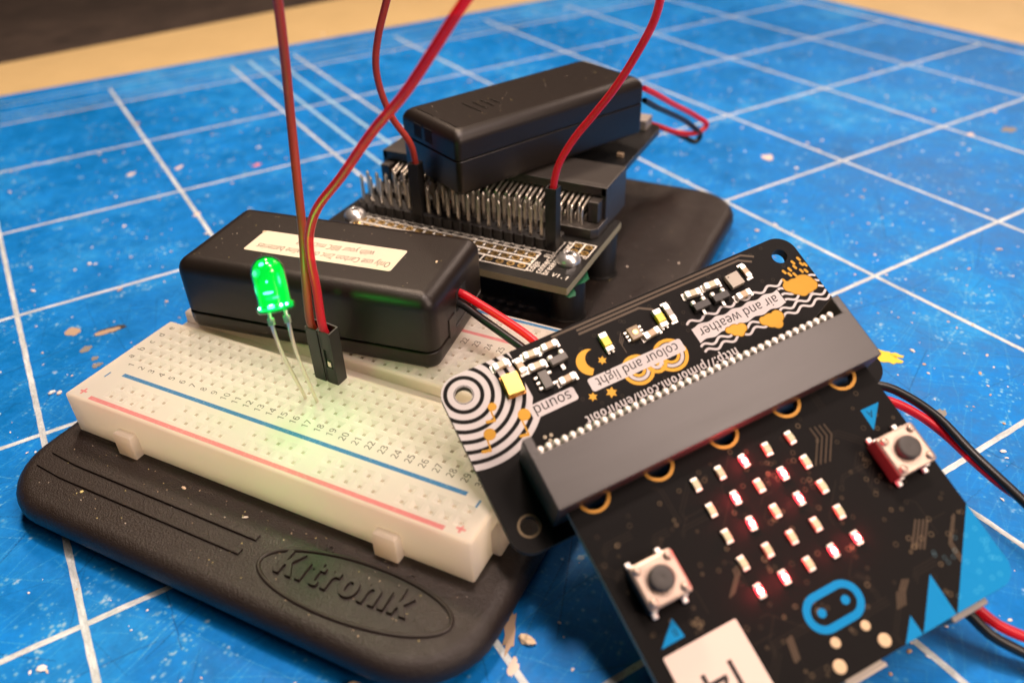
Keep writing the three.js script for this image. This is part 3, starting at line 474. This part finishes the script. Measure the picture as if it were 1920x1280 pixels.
  for (const [x, y] of [[28.46, -3.02], [27.47, -4.43], [29.61, -3.01], [29.04, -3.83], [30.68, -2.97], [29.82, -4.19], [32.07, -2.94], [31.28, -4.06], [31.99, -4.4], [32.6, -3.32], [30.9, -2.1], [32.2, -1.9]]) gold((q, c) => { q.g.save(); q.g.translate(x, y); q.g.rotate(0.25); q.round(-0.25, -0.48, 0.5, 0.96, 0.22, c); q.g.restore(); });
  s.text('http://pimoroni.com/envirobit', 13.3, -12.0, 2.05, Math.PI, 'sans-serif', 'left', WH, 0.92, 'bold');
  const sh = rrShape(X0, Y0, X1, Y1, 3.4); for (const [x, y] of [[-29.55, -0.1], [29.55, -0.1], [-29.55, -22.5], [29.55, -22.5]]) sh.holes.push(hole(x, y, 1.36));
  const face = M([1, 1, 1], 1, { specularIntensity: 0.35 }); face.map = s.tex(); const mtx = m.tex(false); face.roughnessMap = mtx; face.metalness = 1; face.metalnessMap = mtx;
  const edge = M([0.05, 0.042, 0.03], 0.6);
  part(t, 'board', s.uv(slab(sh, T, 0, -T, 14)), [face, edge]);
  part(t, 'hole_rim', new THREE.RingGeometry(1.4, 1.75, 30).translate(-29.55, -22.5, 0.02), M([0.16, 0.12, 0.07], 0.4, { metalness: 0.6 }));
  // connector
  const c0 = -26.6, c1 = 27.7, zt = 9.2;
  const shell = merge([boxZ(c0, -24.2, 0.03, c1, -15.9, zt, 0.25), boxZ(c0 + 0.01, -16.6, 0.03, c0 + 1.5, -13.1, zt - 0.01, 0.2), boxZ(c1 - 1.4, -16.6, 0.03, c1 - 0.01, -13.1, zt - 0.01, 0.2)]);
  const conn = part(t, 'edge_connector', shell, mt.connector);
  const pin = merge([new THREE.SphereGeometry(0.53, 14, 10).scale(1, 1, 0.7), tube([[0, -0.8, 0.02], [0, -0.1, 0], [0, 0.12, -0.5], [0, 0.12, -8.6]], 0.3, 12, 6)]);
  for (let k = 0; k < 40; k++) part(conn, 'contact_pin', pin, mt.solder, [-24.765 + 1.27 * k, -15.35, zt - 0.55]);
  // small parts, each lying along its own line
  function smd(name, xa, ya, xb, yb, w, h, mat, tw = 0.32) {
    const L = Math.hypot(xb - xa, yb - ya) * 1.02, q = part(t, name, box(L * (1 - tw * 1.2), w * 0.94, h * 0.94, 0, 0, h / 2, 0.06), mat, [(xa + xb) / 2, (ya + yb) / 2, 0.02], Math.atan2(yb - ya, xb - xa));
    const e = L * tw, f = (x) => box(e, w, h, x, 0, h / 2, 0.12);
    part(q, 'terminals', merge([f(-L / 2 + e / 2), f(L / 2 - e / 2), box(0.5, w * 1.15, 0.12, -L / 2 - 0.15, 0, 0.06, 0.05), box(0.5, w * 1.15, 0.12, L / 2 + 0.15, 0, 0.06, 0.05)]), mt.solder);
    return q;
  }
  for (const [a, b, c, d, k] of [[-23.6, 1.75, -21.1, 1.8, 1], [-19.7, 1.5, -19.6, -0.9, 0], [-18.5, 1.5, -16.0, 1.3, 1], [-18.6, -0.75, -15.9, -0.85, 1], [-15.3, 1.5, -12.6, 1.5, 0], [-15.4, -4.8, -12.6, -4.75, 0], [10.5, 0, 13.2, -0.3, 1], [14.2, 0, 17.0, -0.2, 1], [18.1, -3.95, 20.8, -3.9, 0], [0.5, -3.7, 3.4, -3.45, 0]]) smd('capacitor', a, b, c, d, 1.15, 0.95, k ? mt.ceramicPale : mt.ceramic);
  for (const [a, b, c, d] of [[6.6, 0.1, 6.6, -3.1], [22.25, 1.0, 22.4, -1.4]]) smd('resistor', a, b, c, d, 1.05, 0.6, d < -2 ? mt.resistor : mt.ceramic);
  for (const x of [-5.45, 4.6]) {
    const q = part(t, 'white_light', box(1.35, 1.5, 0.95, 0, 0, 0.5, 0.12), M([0.85, 0.68, 0.05], 0.35), [x, -1.85, 0.02]); part(q, 'terminals', merge([box(1.4, 0.95, 0.9, 0, 1.2, 0.46, 0.12), box(1.4, 0.85, 0.75, 0, -1.2, 0.38, 0.1), box(0.35, 0.5, 0.3, -0.4, -1.7, 0.16, 0.05), box(0.35, 0.5, 0.3, 0.4, -1.7, 0.16, 0.05)]), M([0.8, 0.77, 0.70], 0.4, { metalness: 0.5 }));
  }
  const trans = (x) => { const q = part(t, 'transistor', box(2.9, 1.25, 1.05, 0, 0, 0.6, 0.1), mt.chip, [x, -2.75, 0.02]); part(q, 'terminals', merge([box(0.8, 0.85, 0.85, -0.98, 0.95, 0.44, 0.25), box(0.8, 0.85, 0.85, 0.98, 0.95, 0.44, 0.25), box(0.6, 0.9, 0.35, 0, -1.05, 0.2, 0.12)]), mt.solder); };
  trans(11.9); trans(15.65);
  { const q = part(t, 'transistor', box(2.9, 1.2, 1.05, 0, 0, 0.6, 0.1), M([0.12, 0.11, 0.10], 0.5), [-13.75, -1.3, 0.02], 0.05); part(q, 'terminals', merge([box(0.9, 0.9, 0.9, -1.05, 0.8, 0.46, 0.28), box(0.9, 0.9, 0.9, 1.0, 0.9, 0.46, 0.28), box(0.7, 1.0, 0.35, 0.1, -1.3, 0.2, 0.12)]), mt.solder); }
  { const q = part(t, 'amplifier_chip', box(1.5, 2.9, 1.0, 0, 0, 0.55, 0.08), M([0.13, 0.12, 0.11], 0.5), [-17.2, -3.5, 0.02]); const leg = (x, y) => box(0.8, 0.5, 0.5, x, y, 0.25, 0.15); part(q, 'chip_legs', merge([leg(-1.15, 0.95), leg(-1.15, 0), leg(-1.15, -0.95), leg(1.15, 0.95), leg(1.15, -0.95)]), mt.solder); }
  { const q = part(t, 'light_sensor', box(2.0, 2.2, 0.8, 0, 0, 0.42, 0.1), M([0.24, 0.17, 0.09], 0.45, { clearcoat: 0.2 }), [-0.5, -2.35, 0.02], 0.03); part(q, 'chip_legs', merge([-0.7, 0, 0.7].flatMap((y) => [box(0.75, 0.42, 0.4, -1.25, y, 0.2, 0.12), box(0.75, 0.42, 0.4, 1.25, y, 0.2, 0.12)])), mt.solder); part(q, 'sensor_window', cyl(0.42, 0.42, 0.05, 0.1, 0, 0.82, 16), mt.gold); }
  { const q = part(t, 'weather_sensor', box(2.5, 2.5, 0.95, 0, 0, 0.5, 0.1), M([0.36, 0.33, 0.28], 0.6, { metalness: 0.6 }), [19.5, -1.0, 0.02], 0.05); part(q, 'vent_hole', cyl(0.14, 0.14, 0.03, -0.8, 0.8, 0.97, 10), mt.seam); }
  { const q = part(t, 'microphone', box(2.75, 3.5, 1.05, 0, 0, 0.62, 0.12), M([0.88, 0.60, 0.16], 0.3, { metalness: 1 }), [-22.1, -2.0, 0.02], -0.06); part(q, 'solder_flange', box(3.1, 3.9, 0.14, 0, 0, 0.09, 0.05), M([0.55, 0.27, 0.10], 0.4, { metalness: 0.8 })); }
  { const dots = []; for (let k = 0; k < 5; k++) dots.push([[-21.4, -11.6], [-20.4, -11.7], [-20.9, -12.4], [-24, -11], [-22.6, -13]][k]); for (const [x, y] of dots) part(t, 'test_point', cyl(0.34, 0.3, 0.06, 0, 0, 0.01, 14), M([0.22, 0.19, 0.14], 0.35, { metalness: 0.7 }), [x, y, 0]); }
}
const redGlow = [];
{
  const ZL = 5.667, T = 1.6;
  const t = thing('microcontroller_board', 'black controller board with glowing red lights and two push buttons', 'circuit board', EO, EX);
  const X0 = -24.85, X1 = 26.5, Y0 = -58.65, Y1 = -16.6;
  const k = 30, s = sheet(X0, X1, Y0, Y1, k, '#0b0908'), b = sheet(X0, X1, Y0, Y1, k, '#606060');
  const tr = (pts, w, n, dx, dy) => { for (let i = 0; i < n; i++) { const p = pts.map(([x, y]) => [x + dx * i, y + dy * i]); s.line(p, w, '#4a3f33'); b.line(p, w, '#c0c0c0'); } };
  for (let i = 0; i < 46; i++) { const x = rr_(X0 + 2, X1 - 3), y = rr_(Y0 + 2, Y1 - 9), a = Math.floor(rr_(0, 4)) * Math.PI / 4 + 1.57, L = rr_(1.5, 6), n = 1 + (rnd() * 3 | 0); for (let j = 0; j < n; j++) { const ox = -Math.sin(a) * 0.45 * j, oy = Math.cos(a) * 0.45 * j, p = [[x + ox, y + oy], [x + ox + L * Math.cos(a), y + oy + L * Math.sin(a)], [x + ox + L * Math.cos(a) + 1.2 * Math.cos(a + 0.78), y + oy + L * Math.sin(a) + 1.2 * Math.sin(a + 0.78)]]; s.line(p, 0.17, 'rgba(70,60,48,0.32)'); b.line(p, 0.17, '#8a8a8a'); } }
  tr([[12.9, -28.7], [13.0, -30.4], [10.4, -33.6]], 0.26, 4, 0.75, -0.12); tr([[18.4, -46.2], [15.5, -49.1]], 0.34, 4, 0.5, -0.25); tr([[23.4, -48.1], [23.2, -48.4], [20.6, -50.9], [20.5, -53.4]], 0.34, 2, 0.4, 0.1); tr([[11.6, -51.9], [10.4, -52.8]], 0.3, 3, 0.35, -0.15); tr([[9.9, -52.9], [8.7, -54.6]], 0.3, 4, 0.42, 0); tr([[-8.4, -40.7], [-8.5, -41.5], [-10.7, -43.5]], 0.3, 3, 0.4, 0.1); tr([[-6.8, -51.4], [-7.4, -53.9]], 0.55, 2, 0.5, 0.1);
  const via = (x, y) => { const r = rr_(0.2, 0.34); s.ring(x, y, r, 0.13, 'rgba(128,110,84,' + rr_(0.25, 0.75).toFixed(2) + ')'); b.ring(x, y, r, 0.14, '#d8d8d8'); };
  for (let i = 0; i < 150; i++) via(rr_(X0 + 0.8, X1 - 0.8), rr_(Y0 + 0.8, -26.5));
  for (let c = 0; c < 14; c++) { const cx = rr_(-20, 22), cy = rr_(-56, -30); for (let i = 0; i < 5; i++) via(cx + rr_(-1, 1), cy + rr_(-1, 1)); }
  const BL = '#0485c4';
  s.fill([[X1, -47.5], [X1, Y0], [15.5, Y0]], BL); s.fill([[15.5, -52.9], [15.4, Y0], [9.75, Y0]], BL); s.fill([[9.65, -56.0], [9.7, Y0], [6.8, Y0]], BL);
  s.fill([[24.7, -29.7], [21.4, -29.6], [21.3, -33.0]], BL); s.text('A', 22.4, -30.7, 1.5, Math.PI - 0.2, 'sans-serif', 'center', '#0d2836'); s.fill([[-19.1, -42.4], [-18.7, -45.05], [-22.3, -45.1]], BL); s.text('B', -19.6, -44.1, 1.3, Math.PI, 'sans-serif', 'center', '#0d2836');
  s.g.lineWidth = 1.05; s.g.strokeStyle = BL; s.g.beginPath(); s.g.roundRect(1.1 - 3.95, -50.6 - 2.15, 7.9, 4.3, 2.15); s.g.stroke(); s.dot(-0.83, -50.59, 0.62, BL); s.dot(3.03, -50.57, 0.62, BL);
  for (let i = 0; i < 24; i++) s.ring(rr_(17, 26), rr_(-58, -50), 0.28, 0.1, 'rgba(150,215,240,0.35)');
  const face = M([1, 1, 1], 0.62, { specularIntensity: 0.25, bumpScale: 0.00004, roughnessMap: cloudRough(0.8, 1, 30) }); face.map = s.tex(); face.bumpMap = b.tex(false); face.roughnessMap = null;
  const rings = [-20.6, -10.2, 0.8, 11.8, 22.0];
  const sh = rrShape(X0, Y0, X1, Y1, 3); for (const x of rings) sh.holes.push(hole(x, -23.6, 2.0));
  part(t, 'board', s.uv(slab(sh, T, 0, ZL - T, 12)), [face, M([0.30, 0.25, 0.17], 0.6)]);
  const ringG = merge([new THREE.RingGeometry(2.0, 2.5, 36).translate(0, 0, 0.03), new THREE.CylinderGeometry(1.99, 1.99, T, 30, 1, true).rotateX(Math.PI / 2).translate(0, 0, -T / 2 + 0.02)]);
  const rg = mt.copperRing.clone(); rg.side = THREE.DoubleSide;
  for (const x of rings) part(t, 'ring_pad', ringG, rg, [x, -23.6, ZL]);
  // light matrix
  const lit = new Set(['2,0', '1,1', '3,1', '3,2', '1,2', '4,4', '3,4', '1,4', '0,4']);
  const body = box(1.0, 1.15, 0.62, 0, 0, 0.32, 0.1), ends = merge([box(1.05, 0.42, 0.5, 0, 0.78, 0.26, 0.1), box(1.05, 0.42, 0.4, 0, -0.8, 0.21, 0.1)]);
  const dieG = new THREE.SphereGeometry(0.42, 12, 8).scale(0.95, 1.2, 0.5).translate(0, -0.05, 0.55), dieM = new THREE.MeshStandardMaterial({ color: 0, emissive: lin(1, 0.75, 0.66), emissiveIntensity: 10 });
  const off = M([0.66, 0.58, 0.36], 0.4), on = new THREE.MeshStandardMaterial({ color: lin(0.5, 0.1, 0.08), emissive: lin(1, 0.04, 0.06), emissiveIntensity: 4.2 });
  for (let j = 0; j < 5; j++) for (let i = 0; i < 5; i++) {
    const x = (i - 2) * 4.02 + 1.21, y = -28.6 - j * 3.99, is = lit.has(i + ',' + j);
    const q = part(t, is ? 'glowing_light' : 'light', body, is ? on : off, [x, y, ZL + 0.02], rr_(-0.06, 0.06)); part(q, 'terminals', ends, M([0.8, 0.74, 0.64], 0.35, { metalness: 0.6 }));
    if (is) { part(q, 'glowing_chip', dieG, dieM); const p = new THREE.PointLight(lin(1, 0.05, 0.07), 0.00016 * (i === 3 && j === 4 ? 0.6 : 1)); p.name = 'glowing_light_ray'; p.shadow.radius = 0.02; p.position.set(x * S, y * S, (ZL + 0.55) * S); t.add(p); redGlow.push(p); }
  }
  // buttons
  const coverM = M([0.50, 0.39, 0.32], 0.45, { metalness: 0.8 }), baseM = M([0.07, 0.03, 0.025], 0.5);
  for (const [x, y] of [[21.6, -37.55], [-18.8, -37.65]]) {
    const q = part(t, 'push_button', box(6.1, 5.9, 3.0, 0, 0, 1.55, 0.15), baseM, [x, y, ZL + 0.02]);
    const dome = (px, py) => lathe([[0.62, 0], [0.6, 0.28], [0.4, 0.48], [0, 0.55]], 14).translate(px, py, 3.5);
    part(q, 'metal_cover', merge([loftRR(-3.2, -3.05, 3.2, 3.05, 0.5, [[2.9, 0.1], [3.0, 0], [3.35, 0], [3.55, 0.25]], 4), dome(-2.35, 2.2), dome(2.35, 2.2), dome(-2.35, -2.2), dome(2.35, -2.2), lathe([[1.9, 0], [2.05, 0.12], [2.2, 0]], 28).translate(0, 0, 3.53)]), coverM);
    part(q, 'plunger', lathe([[1.72, 3.4], [1.72, 4.3], [1.62, 4.55], [1.3, 4.66], [0.4, 4.68], [0, 4.6]], 30), M([0.045, 0.04, 0.036], 0.55));
    const lg = (px, py) => box(0.85, 1.3, 0.5, px, py, 0.5 + 0, 0.2);
    part(q, 'button_legs', merge([lg(-2.3, 3.3), lg(2.3, 3.3), lg(-2.3, -3.3), lg(2.3, -3.3), box(0.8, 0.4, 1.6, -2.3, 3.05, 1.1, 0.1), box(0.8, 0.4, 1.6, 2.3, 3.05, 1.1, 0.1), box(0.8, 0.4, 1.6, -2.3, -3.05, 1.1, 0.1), box(0.8, 0.4, 1.6, 2.3, -3.05, 1.1, 0.1)]), mt.solder);
  }
  // sticker
  { const q = sheet(-22.7, -11.6, -58, -46.05, 30, '#e6cfc2'); q.g.save(); q.text('1', -15.0, -52.6, 7.6, Math.PI, 'sans-serif', 'center', '#1c1110'); q.text('4', -18.4, -52.6, 7.6, Math.PI, 'sans-serif', 'center', '#1c1110'); q.g.restore();
    const sg = q.uv(slab(rrShape(-22.7, -58, -11.6, -46.05, 0.25), 0.12, 0, ZL + 0.01)); const sm = M([1, 1, 1], 0.6); sm.map = q.tex(); part(t, 'number_sticker', sg, [sm, mt.white]); }
  for (const [x, y, r] of [[3.41, -54.38, 0.66], [-1.44, -54.38, 0.68], [4.58, -56.96, 0.88], [-2.68, -56.98, 0.9]]) part(t, 'test_pad', lathe([[0, 0.05], [r * 0.3, 0.02], [r * 0.45, 0.1], [r, 0.06], [r, 0]], 22), M([0.55, 0.42, 0.27], 0.6, { metalness: 0.7 }), [x, y, ZL + 0.02]);
  part(t, 'usb_socket', merge([boxZ(-2.6, -59.5, ZL - T - 2.7, 3.6, -54, ZL - T - 0.05, 0.3), boxZ(-2.9, -59.9, ZL - T - 0.7, 3.9, -59.3, ZL - T - 0.2, 0.1)]), M([0.45, 0.40, 0.34], 0.6, { metalness: 0.7 }));
  part(t, 'wire_socket', boxZ(15.2, -59.7, ZL - T - 5.0, 21.4, -53, ZL - T - 0.05, 0.3), M([0.34, 0.31, 0.28], 0.5));
}

// ------------------------------------------------------------------ green lamp
{
  const base = [39.7, -15.8, 22.3], topP = [37.25, -13.5, 29.6], ax = new THREE.Vector3(...topP).sub(new THREE.Vector3(...base)).normalize();
  const xa = new THREE.Vector3(0.898, 0.438, 0).addScaledVector(ax, -(0.898 * ax.x + 0.438 * ax.y)).normalize(), ya = ax.clone().cross(xa);
  const AX = [xa.toArray(), ya.toArray(), ax.toArray()];
  const t = thing('green_led', 'glowing green light on two bare wire legs in the breadboard', 'light', base, AX);
  const lensPts = [[0, 0], [2.75, 0], [2.9, 0.15], [2.9, 1.0], [2.75, 1.15], [2.5, 1.2], [2.5, 5.9]]; for (let k = 1; k <= 8; k++) { const a = k / 8 * Math.PI / 2; lensPts.push([2.5 * Math.cos(a), 5.9 + 2.5 * Math.sin(a)]); }
  part(t, 'lens', lathe(lensPts, 40), M([0.07, 0.93, 0.32], 0.06, { transmission: 1, thickness: 0, ior: 1.55 }));
  const glowG = (i) => new THREE.MeshStandardMaterial({ color: lin(0.02, 0.4, 0.12), emissive: lin(0.02, 1, 0.26), emissiveIntensity: i });
  const ball = (x, y, z, a, b, c) => new THREE.SphereGeometry(1, 16, 10).scale(a, b, c).translate(x, y, z);
  // the moulded body glows unevenly: a dim pool, a brighter cup and bright facets
  part(t, 'glowing_core', lathe([[0, 0.2], [2.6, 0.25], [2.7, 0.95], [2.32, 1.25], [2.32, 5.8], [2.0, 7.0], [1.2, 7.85], [0, 8.15]], 32), glowG(0.42));
  part(t, 'glowing_facets', merge([ball(-0.9, -1.55, 6.1, 0.9, 0.75, 0.8), ball(0.3, -1.75, 2.2, 1.3, 0.7, 0.55), ball(-1.7, -1.25, 3.6, 0.4, 0.5, 1.1), ball(1.75, -1.2, 4.6, 0.35, 0.55, 1.3), ball(0, -2.1, 0.6, 1.9, 0.7, 0.35), ball(0.9, -1.2, 7.0, 0.5, 0.5, 0.4)]), new THREE.MeshStandardMaterial({ color: 0, emissive: lin(0.09, 1, 0.42), emissiveIntensity: 1.4 }));
  part(t, 'glowing_chip', merge([ball(0.05, -1.85, 3.05, 0.95, 0.62, 0.3), ball(0.1, -2.25, 0.8, 0.75, 0.55, 0.5), ball(-1.75, -1.9, 0.9, 0.26, 0.5, 0.26), ball(1.55, -2.0, 0.95, 0.24, 0.5, 0.24), ball(2.15, -1.4, 0.9, 0.26, 0.5, 0.26), ball(-0.15, -1.5, 7.15, 0.45, 0.4, 0.42), ball(0.25, -2.1, 4.7, 0.18, 0.35, 0.22)]), new THREE.MeshStandardMaterial({ color: 0, emissive: lin(0.6, 1, 0.8), emissiveIntensity: 11 }));
  const inv = (p) => { const d = new THREE.Vector3(p[0] - base[0], p[1] - base[1], p[2] - base[2]); return [d.dot(xa), d.dot(ya), d.dot(ax)]; };
  const f1 = inv([35.85, -9.86, -1.5]), f2 = inv([38.39, -10.0, -1.5]);
  part(t, 'leg', merge([tube([[-1.27, 0, 0.3], [-1.3, 0.05, -2], [-1.2 + (f1[0] + 1.2) * 0.3, f1[1] * 0.22, -7], f1], 0.32, 30, 8), box(1.0, 0.6, 1.2, -1.27, 0, -1.6, 0.1)]), mt.tin);
  part(t, 'leg', merge([tube([[1.27, 0, 0.3], [1.3, 0.05, -2], [1.2 + (f2[0] - 1.2) * 0.3, f2[1] * 0.22, -7], f2], 0.32, 30, 8), box(1.0, 0.6, 1.2, 1.27, 0, -1.6, 0.1)]), mt.tin);
  const p = new THREE.PointLight(lin(0.03, 1, 0.22), 0.00065); p.name = 'green_led_ray'; p.shadow.radius = 0.06; p.position.set(0, 0, 3.4 * S); t.add(p);
  const d = new THREE.SpotLight(lin(0.04, 1, 0.2), 0.0013, 0, 0.5, 1); d.name = 'green_led_base_ray'; d.shadow.radius = 0.08; d.position.set(0, 0.6 * S, -0.25 * S); d.target.position.set(-0.4 * S, 4.6 * S, -20 * S); t.add(d, d.target);
}

// ------------------------------------------------------------------ jumper wires
function jumper(label, mat, spots, path, r = 0.75) {
  const t = thing('jumper_wire', label, 'jumper wire', spots[0].at);
  const off = spots[0].at;
  part(t, 'wire', tube(path.map((p) => p.map((v, i) => v - off[i])), r, 200, 10), mat);
  for (const q of spots) {
    const h = q.h, w = 1.25, g = [];
    const wall = 0.28;                                                         // an open-topped sleeve with a window in its near side
    g.push(boxZ(-w, -w, 0, -w + wall, w, h, 0.05), boxZ(w - wall, -w, 0, w, w, h, 0.05), boxZ(-w + wall, w - wall, 0, w - wall, w, h, 0.03), boxZ(-w + wall, -w + wall + 0.02, 0, w - wall, w - wall - 0.02, h - 1.6));
    if (q.window) g.push(boxZ(-w + wall, -w, 0, w - wall, -w + wall, h * 0.32, 0.03), boxZ(-w + wall, -w, h * 0.66, w - wall, -w + wall, h, 0.03), boxZ(-w + wall, -w, 0.1, -w + 0.55, -w + wall, h - 0.1, 0.03), boxZ(w - 0.55, -w, 0.1, w - wall, -w + wall, h - 0.1, 0.03));
    else g.push(boxZ(-w + wall, -w, 0, w - wall, -w + wall, h, 0.03));
    const lean = new THREE.Matrix4().makeRotationFromEuler(new THREE.Euler(q.lx ?? 0, q.ly ?? 0, q.rz ?? 0, 'ZXY'));
    const place = (geo) => geo.applyMatrix4(lean).translate(q.at[0] - off[0], q.at[1] - off[1], q.at[2] - off[2]);
    const hs = part(t, 'plug_housing', place(merge(g)), mt.blackPlastic);
    if (q.window) part(hs, 'metal_contact', place(boxZ(-0.35, -w + 0.06, h * 0.34, 0.35, -w + 0.2, h * 0.44)), mt.tin);
  }
}
jumper('reddish brown jumper wire looping from breadboard to left end of the pins', mt.rust,
  [{ at: [35.45, -3.85, 0.05], h: 12.3, lx: 0.10, ly: 0.10, rz: -0.05 }, { at: [24.46, 48.3, 5.2], h: 13.6 }],
  [[36.2, -5.0, 10.4], [36.2, -5.6, 12.8], [35.6, -4.0, 20.7], [34.8, -1.8, 27.4], [33.6, 0.5, 34.7], [32.4, 3.2, 45.0], [34, 2.6, 54.4], [36.1, 1, 63.1], [38.6, -1.5, 72], [42, 8, 92], [38, 26, 94], [33, 40, 78], [28.4, 43.5, 61], [24.2, 44.7, 53.1], [21.3, 44.5, 46], [20.3, 44, 40.8], [20.4, 44.3, 35.9], [21.8, 45.4, 29.5], [24.2, 47.6, 23.3], [24.5, 48.3, 18.8], [24.46, 48.3, 16.9]], 0.74);
jumper('bright red jumper wire looping from breadboard to right end of the pins', mt.red,
  [{ at: [38.2, -3.95, 0.05], h: 12.3, lx: 0.10, ly: 0.10, rz: -0.05, window: true }, { at: [57.48, 48.3, 5.2], h: 13.6, rz: 0.0 }],
  [[38.9, -5.1, 10.2], [38.8, -5.7, 12.6], [37.7, -4.2, 19.2], [36.8, -3.2, 24.5], [37.1, -2.8, 28.3], [39, -2.3, 32.8], [44.4, -1.4, 39.1], [51.2, -1.2, 47.1], [58, -2.1, 53.7], [67.1, -2.4, 64.8], [74.6, -2.4, 73.8], [84, 4, 92], [87, 20, 96], [84, 32, 80], [80.6, 38, 65.4], [78.9, 43, 59], [77.1, 46.1, 53.6], [74, 48, 47.6], [69.9, 48.6, 40.6], [65.8, 48.9, 34.9], [61.5, 49, 29.1], [58.6, 48.5, 23.5], [57.6, 48.3, 18.7], [57.48, 48.3, 16.9]], 0.75);

renderer.render(scene, camera);
